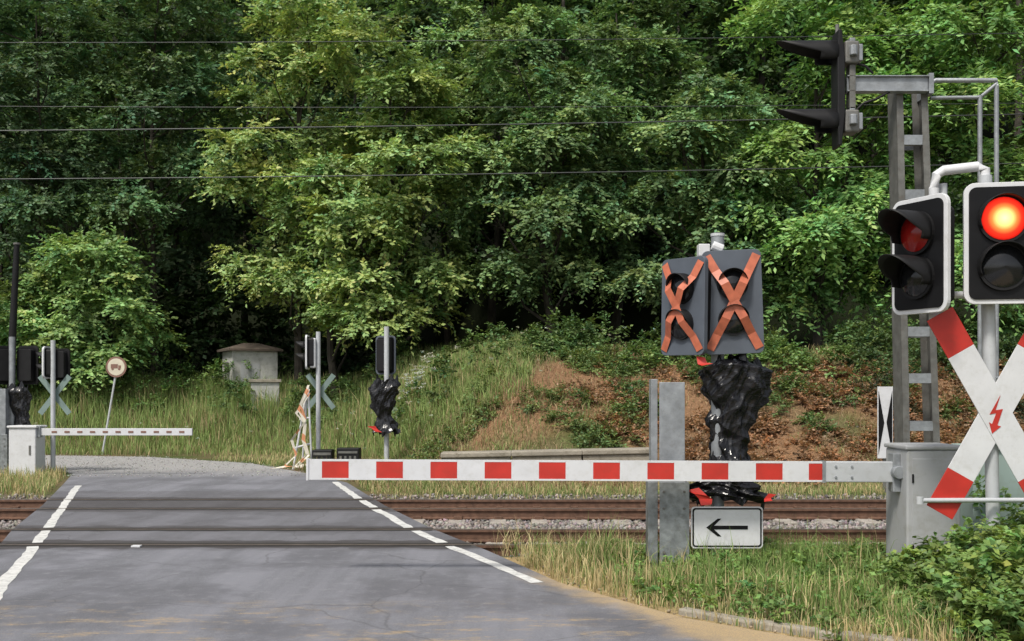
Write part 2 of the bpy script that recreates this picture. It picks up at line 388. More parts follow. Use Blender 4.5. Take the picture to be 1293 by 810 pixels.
# ------------------------------------------------------------------ vegetation
def norm(a): return a/np.maximum(np.linalg.norm(a, axis=-1, keepdims=True), 1e-6)
def leaf_cloud(cent, outw, Nt, Nl, tl, ll, lw, color, rg, droop=0.25, flat=0.5, cvar=0.2, outk=0.8, face=0.6):
    Nc = len(cent)
    td = rg.normal(size=(Nc, Nt, 3)); td[..., 2] *= flat
    td = norm(td)+outk*outw[:, None]
    td = norm(td)
    L_ = tl*rg.uniform(0.5, 1.15, (Nc, Nt, 1, 1))
    t = (np.arange(Nl)+rg.uniform(0, 1, (Nc, Nt, Nl)))/Nl
    t = t[..., None]
    pos = cent[:, None, None]+td[:, :, None]*L_*t
    pos[..., 2] -= (droop*L_*t*t)[..., 0]
    side = norm(np.cross(td, np.array([0, 0, 1.0])))[:, :, None]
    sg = np.where(np.arange(Nl)%2 == 0, 1.0, -1.0)[None, None, :, None]
    ld = norm(td[:, :, None]*0.8+side*sg*0.9+rg.normal(size=(Nc, Nt, Nl, 3))*0.35-np.array([0, 0, 0.25]))
    up = norm(np.array([0, 0, 1.0])+rg.normal(size=(Nc, Nt, Nl, 3))*0.42+outw[:, None, None]*face)
    wd = norm(np.cross(up, ld)); nn = np.cross(ld, wd)
    s = rg.uniform(0.65, 1.25, (Nc, Nt, Nl, 1))
    l = ll*s; w = lw*s
    p0 = pos; p2 = pos+ld*l
    p1 = pos+ld*l*0.45+wd*w+nn*w*0.3; p3 = pos+ld*l*0.45-wd*w+nn*w*0.3
    V = np.stack([p0, p1, p2, p3], -2).reshape(-1, 3)
    m = Nc*Nt*Nl; q = 4*np.arange(m)[:, None]
    F = np.concatenate([q+np.array([[0, 1, 2]]), q+np.array([[0, 2, 3]])], 0)
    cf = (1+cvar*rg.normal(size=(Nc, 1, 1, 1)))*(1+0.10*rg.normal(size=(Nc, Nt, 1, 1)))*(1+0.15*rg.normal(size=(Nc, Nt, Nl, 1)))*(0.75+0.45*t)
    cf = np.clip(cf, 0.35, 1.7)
    hue = rg.normal(size=(Nc, Nt, Nl, 1))*0.06+rg.normal(size=(Nc, 1, 1, 1))*0.06
    c = np.array(color)*cf*np.concatenate([1+hue*1.5, np.ones_like(hue), 1-hue], -1)
    C = np.repeat(np.clip(c, 0.004, 0.62).reshape(-1, 3), 4, 0)
    return V, F, C
def cat(parts):
    Vs, Fs, Cs, o = [], [], [], 0
    for V, F, C in parts: Vs.append(V); Fs.append(F+o); Cs.append(C); o += len(V)
    return np.concatenate(Vs), np.concatenate(Fs), np.concatenate(Cs)

def crown(x, y, z0, z1, R, rg, nl=16, nc=14, Nt=12, Nl=12, ll=0.165, lw=0.048, tl=0.85, color=(0.07,0.13,0.03), droop=0.3):
    cz = (z0+z1)/2; hz = (z1-z0)/2
    d = norm(rg.normal(size=(nl, 3))); d[:, 1] = np.where(rg.uniform(size=nl) < 0.3, -np.abs(d[:, 1]), d[:, 1])
    rr = rg.uniform(0.5, 0.78, (nl, 1))
    lobes = np.array([x, y, cz])+d*rr*np.array([R, R, hz])
    lobes[:, 2] = z0+(z1-z0)*((np.arange(nl)+rg.uniform(0, 1, nl))/nl*0.86+0.06)
    taper = 1-0.35*np.abs((lobes[:, 2]-cz)/hz)**2
    lobes[:, :2] = np.array([x, y])+(lobes[:, :2]-np.array([x, y]))*taper[:, None]
    lr = R*rg.uniform(0.33, 0.52, nl)
    dd = norm(rg.normal(size=(nl, nc, 3))); dd[..., 2] = np.where(dd[..., 2] < -0.3, -dd[..., 2], dd[..., 2])
    cent = lobes[:, None]+dd*lr[:, None, None]*np.array([1, 1, 0.6])*rg.uniform(0.55, 1.0, (nl, nc, 1))
    outw = norm(dd*np.array([1, 1, 0.4])+0.5*norm(cent-np.array([x, y, cz])))
    outw[..., 2] *= 0.4
    br = np.repeat(rg.normal(size=nl)*0.14+1, nc)
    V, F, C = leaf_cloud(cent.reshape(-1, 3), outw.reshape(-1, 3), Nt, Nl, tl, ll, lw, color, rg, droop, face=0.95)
    k = Nt*Nl*4
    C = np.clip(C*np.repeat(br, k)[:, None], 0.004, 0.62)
    return (V, F, C), lobes

def tree(name, x, y, z1, z0, R, color, seed, trunk_r=0.16, **kw):
    rg = np.random.default_rng(seed); rd = random.Random(seed)
    h = float(height(x, y))
    p = empty(name, (x, y, h))
    (V, F, C), lobes = crown(x, y, z0, z1, R, rg, color=np.array(color)*1.42, **kw)
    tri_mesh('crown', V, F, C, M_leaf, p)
    mb = MB(); top = z1-(z1-z0)*0.15
    pts = []; K = 8; wx = rd.uniform(-.4, .4); wy = rd.uniform(-.3, .3)
    for i in range(K+1):
        t = i/K; pts.append((x+wx*math.sin(t*3)+rd.uniform(-.06, .06), y+wy*math.sin(t*2.4), h-0.2+(top-h+0.2)*t))
    mb.tube(pts, [trunk_r*(1.35 if i == 0 else 1)*(1-0.85*i/K) for i in range(K+1)], 8)
    for lb in lobes.tolist():
        zz = max(h+0.8, lb[2]-rd.uniform(0.8, 2.2)); t = min(0.95, (zz-h)/(top-h)); i = t*K; a = Vector(pts[int(i)]).lerp(Vector(pts[min(K, int(i)+1)]), i-int(i))
        c = Vector(lb); mid = a.lerp(c, 0.5)+Vector((rd.uniform(-.25, .25), rd.uniform(-.25, .25), -0.2))
        r = trunk_r*0.42*(1-0.6*t)
        mb.tube([a, mid, c], [r, r*0.7, r*0.3], 6)
        for _ in range(3):
            e = c+Vector((rd.uniform(-1, 1), rd.uniform(-1, 1), rd.uniform(-0.2, 0.8)))*R*0.35
            mb.tube([mid.lerp(c, 0.6), e], [r*0.35, r*0.1], 4, cap=False)
    mb.make('trunk', M_bark, p, smooth=True)
    return p

BR = (0.235, 0.32, 0.115); MD = (0.10, 0.175, 0.068); DK = (0.065, 0.115, 0.05); YG = (0.16, 0.28, 0.085)
tree('deciduous_tree', -7.3, 38.0, 17.5, 4.2, 3.3, BR, 11, nl=24)
tree('deciduous_tree', -3.9, 35.5, 13.0, 3.4, 3.1, (0.205,0.29,0.10), 12, nl=22)
tree('deciduous_tree', -5.8, 36.5, 9.5, 3.4, 2.8, (0.21,0.295,0.10), 13, nl=15)
tree('deciduous_tree', 1.3, 35.5, 13.0, 4.6, 3.4, (0.125,0.20,0.08), 14, nl=20, droop=0.5)
tree('deciduous_tree', 5.6, 34.5, 11.2, 4.3, 2.9, (0.15,0.235,0.10), 15, nl=18, droop=0.5)
tree('deciduous_tree', 9.3, 33.5, 14.5, 3.7, 3.2, YG, 16, nl=20, droop=0.6, ll=0.2, lw=0.045, tl=1.0)
tree('deciduous_tree', 13.6, 32.0, 15.0, 3.0, 3.3, (0.15,0.26,0.08), 17, nl=20, droop=0.6, ll=0.2, lw=0.045, tl=1.0)
tree('deciduous_tree', -12.6, 39.5, 17.5, 6.8, 3.4, (0.085,0.145,0.06), 18, nl=18)
tree('deciduous_tree', -17.0, 39.5, 17.0, 5.5, 3.6, DK, 19, nl=18)
tree('deciduous_tree', -14.0, 37.5, 6.8, 2.0, 2.8, (0.19,0.29,0.10), 20, nl=16, trunk_r=0.08)
tree('deciduous_tree', -17.6, 36.5, 5.0, 1.5, 2.0, (0.16,0.25,0.08), 21, nl=9, trunk_r=0.07)
tree('deciduous_tree', 3.5, 38.5, 16.5, 6.0, 3.4, (0.10,0.17,0.062), 22, nl=18)
tree('deciduous_tree', -0.8, 40.0, 18.5, 7.5, 3.5, (0.14,0.22,0.08), 23, nl=18)

parts = []
rg = np.random.default_rng(99)
for i, xc in enumerate(np.arange(-24, 25, 5.2)):
    yb = 46+rg.uniform(-2, 2); hb = float(height(xc, yb))
    c = np.array(random.choice([DK, (0.08,0.14,0.055), (0.085,0.15,0.05)]))*1.25
    parts.append(crown(xc+rg.uniform(-1, 1), yb, hb+2.0, max(19, hb+11), 4.0, rg, nl=19, nc=11, Nt=9, Nl=9, ll=0.27, lw=0.08, tl=1.15, color=c)[0])
for i, xc in enumerate(np.arange(-34, 35, 7.0)):
    yb = 61+rg.uniform(-2, 2); hb = float(height(xc, yb))
    parts.append(crown(xc, yb, hb+1.0, max(hb+10, 27), 5.5, rg, nl=18, nc=11, Nt=9, Nl=8, ll=0.42, lw=0.13, tl=1.7, color=(0.07,0.125,0.048))[0])
for i in range(16):
    xc = -21+2.9*i+rg.uniform(-.8, .8); yb = 42.5+rg.uniform(-1.5, 1.5); hb = float(height(xc, yb))
    parts.append(crown(xc, yb, hb+0.1, hb+4.2, 2.2, rg, nl=7, nc=9, Nt=8, Nl=8, ll=0.24, lw=0.075, tl=0.9, color=(0.055,0.10,0.036))[0])
fo = empty('distant_forest', (0, 50, 5))
V, F, C = cat(parts); tri_mesh('foliage', V, F, C, M_leaf, fo)
mb = MB()
for xc in np.arange(-26, 27, 2.4):
    yb = 43+random.uniform(-3, 6); x_ = xc+random.uniform(-.8, .8); hb = float(height(x_, yb)); r = random.uniform(.07, .2)
    mb.tube([(x_, yb, hb-.2), (x_+random.uniform(-.4, .4), yb, hb+6), (x_+random.uniform(-.9, .9), yb, hb+12)], [r, r*.8, r*.4], 7)
mb.make('trunks', M_bark, fo, smooth=True)

def shrub_pts(n, x0, x1, y0, y1, rad, hgt, rg, dens=18):
    cs = []; os_ = []
    for _ in range(n):
        x = rg.uniform(x0, x1); y = rg.uniform(y0, y1)
        if road_in(np.array(x), np.array(y), 0.8): continue
        r = rad*rg.uniform(0.5, 1.2); h = hgt*rg.uniform(0.5, 1.2)
        d = norm(rg.normal(size=(dens, 3))); d[:, 2] = np.abs(d[:, 2])
        c = np.stack([x+d[:, 0]*r, y+d[:, 1]*r, height(x+d[:, 0]*r, y+d[:, 1]*r)+d[:, 2]*h], 1)
        cs.append(c); os_.append(d*np.array([1, 1, 0.8]))
    return np.concatenate(cs), np.concatenate(os_)
rg = np.random.default_rng(5)
def shrubs(name, spec, **kw):
    ps = []
    for (n_, x0, x1, y0, y1, rad, hg, col) in spec:
        c, o = shrub_pts(n_, x0, x1, y0, y1, rad, hg, rg)
        ps.append(leaf_cloud(c, o, kw.get('Nt', 7), kw.get('Nl', 8), kw.get('tl', 0.4), kw.get('ll', 0.10), kw.get('lw', 0.032), col, rg, 0.2, 0.7))
    V, F, C = cat(ps); tri_mesh(name, V, F, C, M_leaf)
shrubs('undergrowth', [(30, -3, 14, 28.5, 32, 0.8, 0.9, (0.11,0.18,0.06)), (14, -9, -2, 34, 37, 0.8, 1.1, (0.11,0.18,0.06)),
                       (18, -19, -9, 36, 39, 0.9, 1.1, (0.14,0.23,0.07)), (18, 3, 8.0, 25.6, 28, 0.6, 0.45, (0.15,0.24,0.075)),
                       (14, 8, 14, 25.8, 28.5, 0.6, 0.5, (0.08,0.13,0.05))])
shrubs('embankment_brambles', [(34, 0, 14, 23.5, 28, 0.40, 0.20, (0.12,0.18,0.06)), (95, 1.5, 14, 20.8, 27, 0.5, 0.10, (0.30,0.175,0.10)),
                       (24, -3, 3, 22.5, 28, 0.4, 0.18, (0.15,0.21,0.07)), (14, 8, 14, 22, 26, 0.4, 0.22, (0.05,0.065,0.035))], tl=0.3, ll=0.07, lw=0.022)

def blades(name, n, x0, x1, y0, y1, h0, h1, w, colf, rg, lean=0.35, dens=None, mask=0.0, hmul=None):
    px = rg.uniform(x0, x1, n); py = rg.uniform(y0, y1, n)
    k = ~road_in(px, py, mask)
    if dens is not None: k &= rg.uniform(size=n) < dens(px, py)
    px, py = px[k], py[k]; n = len(px)
    pz = height(px, py)-0.01
    h = rg.uniform(0, 1, n)**1.3*(h1-h0)+h0
    if hmul is not None: h = h*hmul(px, py)
    a = rg.uniform(0, 2*np.pi, n); le = np.abs(rg.normal(size=n))*lean
    ux, uy = np.cos(a), np.sin(a)
    b_ = rg.uniform(0, 2*np.pi, n); wx, wy = np.cos(b_)*w/2, np.sin(b_)*w/2
    P = np.stack([px, py, pz], 1)
    W = np.stack([wx, wy, 0*wx], 1)*rg.uniform(0.6, 1.5, (n, 1))
    mid = P+np.stack([ux*le*h*0.3, uy*le*h*0.3, h*0.55], 1)
    tip = P+np.stack([ux*le*h, uy*le*h, h*(1-0.25*np.minimum(le, 1.5))], 1)
    V = np.stack([P-W, P+W, mid-W*0.8, mid+W*0.8, tip], 1).reshape(-1, 3)
    q = 5*np.arange(n)[:, None]
    F = np.concatenate([q+np.array([[0, 1, 3]]), q+np.array([[0, 3, 2]]), q+np.array([[2, 3, 4]])], 0)
    c = colf(px, py, rg, n)*rg.uniform(0.7, 1.3, (n, 1))
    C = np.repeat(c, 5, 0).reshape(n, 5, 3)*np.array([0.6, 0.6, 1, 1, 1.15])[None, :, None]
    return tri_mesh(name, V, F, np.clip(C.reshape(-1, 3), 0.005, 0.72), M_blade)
G2 = np.array([0.25, 0.34, 0.11]); ST = np.array([0.62, 0.50, 0.27]); RB = np.array([0.36, 0.23, 0.14])
def pick(t, a, b_): return np.where(t[:, None], a[None], b_[None])
def c_verge(x, y, rg, n):
    d = x-np.interp(y, Ry, Rx)
    dry = rg.uniform(size=n) < np.clip(0.85-d*0.55, 0.18, 0.92)+0.2*vnoise(x, y, 1.8)
    return pick(dry, ST, np.array([0.20, 0.30, 0.085]))
def c_bank(x, y, rg, n):
    s = vnoise(x, y, 0.7, 1.3)+0.35*vnoise(x, y, 2.1, 4)+0.3*rg.normal(size=n)-0.55*sstep(-1, 2.5, x)+0.5*sstep(25.5, 27.5, y)
    r = pick(s > -0.05, G2*0.85, RB)
    return np.where((rg.uniform(size=n) < 0.25)[:, None], ST[None]*0.75, r)
def c_field(x, y, rg, n):
    return pick(rg.uniform(size=n) < 0.20+0.15*vnoise(x, y, .8), ST*0.75, G2*1.05)
def c_dry(x, y, rg, n): return pick(rg.uniform(size=n) < 0.55, ST, G2)
rg = np.random.default_rng(8)
blades('verge_grass', 66000, 0.1, 6.5, 6.9, 12.0, 0.04, 0.28, 0.007, c_verge, rg, mask=0.03,
       dens=lambda x, y: np.clip(0.4+0.9*(x-np.interp(y, Ry, Rx))+0.45*vnoise(x, y, 2.5), 0.08, 1), hmul=lambda x, y: 0.85+0.6*vnoise(x, y, 2.2, 1))
blades('verge_tall_grass', 4500, -0.2, 3.6, 9.4, 12.7, 0.2, 0.55, 0.007, c_verge, rg, mask=0.08, lean=0.5, dens=lambda x, y: sstep(0.1, 0.6, vnoise(x, y, 2.9, 2)+0.3*(x < 1.2)))
blades('trackside_weeds', 6000, -0.6, 4.5, 11.5, 13.1, 0.05, 0.32, 0.008, c_verge, rg, mask=0.05, dens=lambda x, y: sstep(0.2, 0.7, vnoise(x, y, 2.7, 5)))
blades('embankment_grass', 80000, -5, 14, 19.6, 29.5, 0.05, 0.24, 0.012, c_bank, rg, lean=0.8, mask=0.2,
       dens=lambda x, y: np.clip(0.65-0.03*(x-1)+0.75*vnoise(x, y, 1.3, 3), 0.06, 1), hmul=lambda x, y: 0.8+0.7*sstep(0.2, 0.8, vnoise(x, y, 0.9, 6))+0.6*(x < 1))
blades('meadow_grass', 85000, -19, 0.5, 25, 39.5, 0.35, 1.05, 0.017, c_field, rg, lean=0.3, mask=0.45,
       dens=lambda x, y: sstep(0, 2.5, y-Y0(x)+1.5), hmul=lambda x, y: (0.4+0.6*sstep(0, 4, y-Y0(x))+0.2*vnoise(x, y, .9))*(1-0.55*sstep(-4, 0, x)))
blades('roadside_grass', 16000, -13, -7.5, 18.9, 27, 0.05, 0.30, 0.011, c_dry, rg, mask=0.1)
blades('trackside_grass', 26000, -5, 13, 18.9, 21.4, 0.03, 0.2, 0.011, c_dry, rg, mask=0.15)
blades('roadside_short_grass', 14000, -8, 0, 21, 31, 0.03, 0.25, 0.012, c_dry, rg, mask=0.3)

ps = []
def weeds(n, x0, x1, y0, y1, h, col, ll, lw, tl=0.16, dens=None, Nt=6, Nl=6):
    x = rg.uniform(x0, x1, n); y = rg.uniform(y0, y1, n)
    k = ~road_in(x, y, 0.15)
    if dens is not None: k &= rg.uniform(size=n) < dens(x, y)
    x, y = x[k], y[k]
    z = height(x, y)+rg.uniform(0.1, 1, len(x))*h(x, y)
    o = norm(rg.normal(size=(len(x), 3))+np.array([0, -0.3, 0.8]))
    ps.append(leaf_cloud(np.stack([x, y, z], 1), o, Nt, Nl, tl, ll, lw, col, rg, 0.3, 0.6))
bush = lambda x, y: 0.12+0.5*sstep(2.6, 4.4, x+0.25*(9-y))+0.12*vnoise(x, y, 3)
weeds(1600, 2.9, 6.6, 6.9, 10.0, bush, (0.19,0.29,0.08), 0.065, 0.022, dens=lambda x, y: sstep(2.6, 3.8, x+0.2*(8.5-y)))
weeds(380, 1.0, 4.4, 7.6, 11.6, lambda x, y: 0.14+0*x, (0.16,0.27,0.07), 0.045, 0.016, tl=0.12)
weeds(220, 4.2, 7.5, 9.6, 12.2, lambda x, y: 0.8+0*x, (0.19,0.31,0.09), 0.07, 0.022, tl=0.25)
V, F, C = cat(ps); tri_mesh('leafy_weeds', V, F, C, M_leaf)
ps = []
x = rg.normal(size=60)*0.4-2.7; y = rg.normal(size=60)*0.5+29.8; z = height(x, y)+rg.uniform(0.5, 1.0, 60)
ps.append(leaf_cloud(np.stack([x, y, z], 1), np.tile([0, -0.3, 0.8], (60, 1)).astype(float), 8, 4, 0.09, 0.04, 0.02, (0.55,0.57,0.5), rg, 0, 0.3, cvar=0.05))
x = rg.uniform(-15, 4, 60); y = rg.uniform(25, 34, 60); z = height(x, y)+rg.uniform(0.4, 0.8, 60)
k = ~road_in(x, y, 0.5)
ps.append(leaf_cloud(np.stack([x, y, z], 1)[k], np.tile([0, -0.3, 0.8], (int(k.sum()), 1)).astype(float), 6, 4, 0.06, 0.03, 0.015, (0.5,0.52,0.4), rg, 0, 0.3, cvar=0.05))
V, F, C = cat(ps); tri_mesh('white_wildflowers', V, F, C, M_leaf)

# ------------------------------------------------------------------ signals
def visor(mb, cx, cz, r, L_, y0, th0=-25, th1=205, n=22, m=4):
    vs = []; fs = []
    for i in range(n+1):
        th = math.radians(th0+(th1-th0)*i/n)
        l = L_*(0.3+0.7*max(0, math.sin(th))**0.6)
        for j in range(m+1):
            t = j/m; rr = r*(1-0.04*t)
            vs.append((cx+rr*math.cos(th), y0-l*t, cz+rr*math.sin(th)))
    for i in range(n):
        for j in range(m):
            a = i*(m+1)+j; fs.append((a, a+1, a+m+2, a+m+1))
    mb.add(vs, fs)
def disc_mb(mb, cx, cz, r, y0, y1, n=28):
    mb.prism([(cx+r*math.cos(2*math.pi*i/n), cz+r*math.sin(2*math.pi*i/n)) for i in range(n)], y0, y1)
def lit_lens(parent, T, cx, cz, r, y):
    prof = [(0,(1.0,0.85,0.42)),(0.35,(1.0,0.66,0.20)),(0.55,(1.0,0.22,0.05)),(0.75,(0.9,0.035,0.015)),(1.0,(0.42,0.008,0.005))]
    vs = []; cs = []; fs = []; n = 28
    for k, (f, c) in enumerate(prof):
        for i in range(n):
            a = 2*math.pi*i/n
            vs.append(tuple(T @ Vector((cx+f*r*math.cos(a), y-0.03*(1-f*f), cz+f*r*math.sin(a))))); cs.append(c)
    for k in range(len(prof)-1):
        for i in range(n): fs.append((k*n+i, k*n+(i+1)%n, (k+1)*n+(i+1)%n, (k+1)*n+i))
    tri_mesh('lit_red_lens', np.array(vs), np.array(fs), np.array(cs), M_lamp, parent)
def head(parent, c, ang, w=0.59, h=1.0, front='black', lit=False, lr=0.17, vl=0.3, dz=0.2, tape=False, tilt=0, redvisor=False, rim=None):
    T = Matrix.Translation(Vector(c)) @ Matrix.Rotation(math.radians(ang), 4, 'Z') @ Matrix.Rotation(math.radians(tilt), 4, 'Y')
    if front == 'black':
        mb = MB(T); mb.prism(rrect(0, 0, w, h, 0.09), -0.01, 0.03); mb.make('rim', rim or M_white, parent, bevel=0.004)
        mb = MB(T); mb.prism(rrect(0, 0, w-0.075, h-0.075, 0.06), -0.022, 0.034); mb.make('front_panel', M_black, parent, bevel=0.003)
    else:
        mb = MB(T); mb.prism(rrect(0, 0, w, h, 0.06), -0.02, 0.03); mb.make('front_panel', M_panel, parent, bevel=0.004)
    mb = MB(T); mb.prism(rrect(0, 0, w*0.72, h*0.82, 0.05), 0.036, 0.17); mb.make('housing', M_blackm, parent, bevel=0.01)
    for k, cz in enumerate((dz, -dz)):
        mb = MB(T); mb.tube([(0.0, -0.02, cz), (0.0, -0.05, cz)], lr*1.07, 30); mb.make('lens_ring', M_blackm, parent)
        if lit and k == 0: lit_lens(parent, T, 0.0, cz, lr*0.95, -0.055)
        else:
            vs = []; fs = []; n_ = 28; R_ = [0, .35, .65, .9, 1.0]
            for f in R_:
                for i in range(n_):
                    a = 2*math.pi*i/n_; vs.append((f*lr*0.93*math.cos(a), -0.055-0.045*(1-f*f), cz+f*lr*0.93*math.sin(a)))
            for q in range(4):
                for i in range(n_): fs.append((q*n_+i, q*n_+(i+1)%n_, (q+1)*n_+(i+1)%n_, (q+1)*n_+i))
            mb = MB(T); mb.add(vs, fs); mb.make('lens', M_redglass if (redvisor and k == 0) else M_glass, parent, smooth=True)
        mb = MB(T); visor(mb, 0.0, cz, lr*1.03, vl, -0.05); mb.make('visor', M_blackm, parent, smooth=True, solid=0.006)
    if tape:
        for sx in (-1, 1):
            P = [(-sx*w*.42, -0.026, h*.45), (-sx*w*.28, -0.045, h*.30), (-sx*w*.15, -0.05-vl*.9, h*.17), (0, -0.06-vl*.5-0.004*sx, 0.0), (sx*w*.15, -0.05-vl*.75, -h*.16), (sx*w*.29, -0.045, -h*.31), (sx*w*.42, -0.026, -h*.45)]
            mb = MB(T); vs = []; fs = []
            for (a, b_, c_) in P:
                vs += [(a-0.038, b_, c_-0.018*sx), (a+0.038, b_, c_+0.018*sx)]
            for i in range(len(P)-1): fs.append((2*i, 2*i+1, 2*i+3, 2*i+2))
            mb.add(vs, fs); mb.make('orange_tape', M_tape, parent, solid=0.002)
    return T

def cross(parent, c, ang, half=0.93, w=0.245, th=60.5, back=False, s=1.0):
    T0 = Matrix.Translation(Vector(c)) @ Matrix.Rotation(math.radians(ang), 4, 'Z')
    tip = 0.36*s
    for k, a in enumerate((th, 180-th)):
        T = T0 @ Matrix.Rotation(-math.radians(a), 4, 'Y')
        off = -0.006*k
        if back:
            mb = MB(T); mb.box(-half, half, off-0.012, off-0.003, -w/2, w/2); mb.make('arm', M_crossback, parent); continue
        mb = MB(T); mb.box(-half+tip, half-tip, off-0.014, off-0.003, -w/2, w/2); mb.make('white_arm', M_white, parent, bevel=0.002)
        mb = MB(T); mb.box(-half, -half+tip, off-0.014, off-0.003, -w/2, w/2); mb.box(half-tip, half, off-0.014, off-0.003, -w/2, w/2); mb.make('red_tips', M_red, parent, bevel=0.002)
    if not back:
        mb = MB(T0); P = [(0.035,0.15),(-0.055,-0.01),(0.0,0.0),(-0.035,-0.09),(-0.06,-0.075),(-0.035,-0.17),(0.04,-0.11),(0.01,-0.10),(0.055,0.035),(-0.005,0.025)]
        mb.prism(P[::-1], -0.024, -0.0215); mb.make('lightning_symbol', M_red, parent)

def pole(parent, x, y, z0, z1, r, m, name='mast', lean=0.0, cap=True):
    mb = MB(); mb.tube([(x+lean, y, z0), (x, y, z1)], r, 18); mb.make(name, m, parent, smooth=True)

ls = empty('level_crossing_signal', (4.03, 9.33, 0))
pole(ls, 3.98, 9.33, 0.0, 3.55, 0.055, M_pole, lean=0.08)
mb = MB(); mb.tube([(4.06,9.33,-0.05),(4.055,9.33,0.30)], 0.078, 18); mb.make('base_sleeve', M_galv, ls, smooth=True)
mb = MB(); mb.tube([(4.055,9.33,0.30),(4.052,9.33,0.34)], 0.09, 18); mb.make('base_collar', M_pole, ls, smooth=True)
head(ls, (4.03, 9.12, 2.955), -10, lit=True, lr=0.185, vl=0.14, w=0.60, dz=0.195)
head(ls, (3.40, 9.25, 2.87), -64, lr=0.17, vl=0.34, w=0.60, h=0.97, dz=0.185, redvisor=True)
mb = MB()
mb.tube([(3.98,9.33,3.50),(3.98,9.33,3.60),(3.92,9.34,3.63),(3.64,9.36,3.60),(3.58,9.36,3.56),(3.56,9.36,3.45),(3.56,9.36,2.3)], 0.042, 14)
mb.tube([(3.98,9.33,2.55),(3.56,9.36,2.55)], 0.03, 12)
mb.tube([(3.56,9.36,3.2),(3.48,9.32,3.2)], 0.03, 12); mb.tube([(3.56,9.36,2.7),(3.48,9.32,2.7)], 0.03, 12)
mb.make('bracket_pipe', M_white, ls, smooth=True)
mb = MB(); mb.tube([(3.66,9.42,3.50),(3.66,9.42,2.4)], 0.035, 14); mb.make('bracket_pipe_2', M_pole, ls, smooth=True)
mb = MB(); mb.tube([(3.39,9.22,0.83),(4.9,9.22,0.835)], 0.02, 12); mb.tube([(3.39,9.22,0.80),(3.39,9.22,0.86)], 0.03, 12); mb.make('guard_rail', M_pole, ls, smooth=True)
sc = empty('st_andrews_cross', (4.0, 9.25, 1.55)); cross(sc, (4.03, 9.255, 1.555), 0, half=0.95)
mb = MB()
for z in (1.3, 1.85): mb.tube([(3.93,9.30,z),(4.12,9.30,z)], 0.014, 8)
mb.make('clamps', M_galv, sc)

rs = empty('railway_signal', (4.1, 11.5, 0)); yd = 11.5
mb = MB()
for (xb, xt) in ((4.08, 3.98), (4.41, 4.23)):
    for dx, dy in ((0, -0.10), (0, 0.16)):
        a = Vector((xb, yd+dy, -0.1)); c = Vector((xt, yd+dy, 4.98))
        for (u0, u1, v0, v1) in ((-0.034, 0.034, -0.006, 0.006),):
            mb.add([(a.x+u0,a.y+v0,a.z),(a.x+u1,a.y+v0,a.z),(a.x+u1,a.y+v1,a.z),(a.x+u0,a.y+v1,a.z),(c.x+u0,c.y+v0,c.z),(c.x+u1,c.y+v0,c.z),(c.x+u1,c.y+v1,c.z),(c.x+u0,c.y+v1,c.z)],
              [(0,3,2,1),(4,5,6,7),(0,1,5,4),(1,2,6,5),(2,3,7,6),(3,0,4,7)])
    sgn = -1 if xb < 4.2 else 1
    mb.add([(xb+sgn*0.034,yd-0.1,-0.1),(xb+sgn*0.034,yd+0.16,-0.1),(xt+sgn*0.034,yd+0.16,4.98),(xt+sgn*0.034,yd-0.1,4.98)], [(0,1,2,3)])
mb.make('mast_legs', M_galvd, rs)
mb = MB()
for z in (4.33, 3.77, 3.3, 2.85, 2.36, 1.88, 1.39, 0.88, 0.4):
    t = z/4.98; x0 = 4.08-0.10*t+0.036; x1 = 4.41-0.18*t-0.036
    mb.box(x0, x1, yd-0.105, yd-0.093, z-0.05, z+0.05); mb.box(x0, x1, yd-0.093, yd-0.05, z-0.052, z-0.040)
    mb.box(x0, x1, yd+0.153, yd+0.165, z-0.05, z+0.05)
mb.make('mast_rungs', M_galv, rs)
mb = MB(); mb.box(3.42, 4.25, yd-0.17, yd-0.107, 4.80, 4.97); mb.box(3.42, 4.25, yd-0.2, yd-0.17, 4.955, 4.967); mb.box(3.42, 4.25, yd-0.2, yd-0.17, 4.803, 4.815)
mb.box(4.252,4.30,yd-0.2,yd+0.2,4.78,4.99); mb.make('cross_arm', M_galv, rs, bevel=0.004)
mb = MB(Matrix.Translation((0, yd-0.14, 0)))
mb.prism([(3.31,5.42),(3.345,5.42),(3.375,5.15),(3.38,4.6),(3.345,4.24),(3.31,4.24),(3.30,4.6),(3.30,5.15)], -0.12, 0.12); mb.make('signal_screen', M_blackm, rs, bevel=0.01)
for z in (5.20, 4.50):
    T = Matrix.Translation((3.31, yd-0.14, z)) @ Matrix.Rotation(math.radians(-90), 4, 'Z')
    mb = MB(T); visor(mb, 0, 0, 0.13, 0.60, 0, th0=-40, th1=220); mb.make('hood', M_blackm, rs, smooth=True, solid=0.006)
    mb = MB(); mb.box(3.382, 3.53, yd-0.24, yd-0.04, z-0.12, z+0.11); mb.make('lamp_housing', M_galvd, rs, bevel=0.02)
    mb = MB(); mb.box(3.53, 3.57, yd-0.22, yd-0.06, z-0.09, z+0.08); mb.box(3.44, 3.50, yd-0.2, yd-0.1, z+0.11, z+0.15); mb.tube([(3.46,yd-.26,z-.05),(3.46,yd-.26,z+.05)],0.04,10); mb.make('housing_lid', M_galv, rs, bevel=0.008)
mb = MB(); mb.box(3.44, 3.50, yd-0.2, yd-0.08, 4.63, 5.075); mb.tube([(3.33,yd-.14,5.40),(3.33,yd-.14,5.50)],0.02,8); mb.make('mounting_bar', M_galvd, rs)
mb = MB(); mb.tube([(3.5,yd-.16,4.60),(3.58,yd-.2,4.68),(3.7,yd-.2,4.72),(3.85,yd-.18,4.80)],0.012,8); mb.tube([(3.5,yd-.16,5.10),(3.60,yd-.2,5.06),(3.68,yd-.2,4.98)],0.012,8); mb.make('cables', M_blackm, rs, smooth=True)
mb = MB()
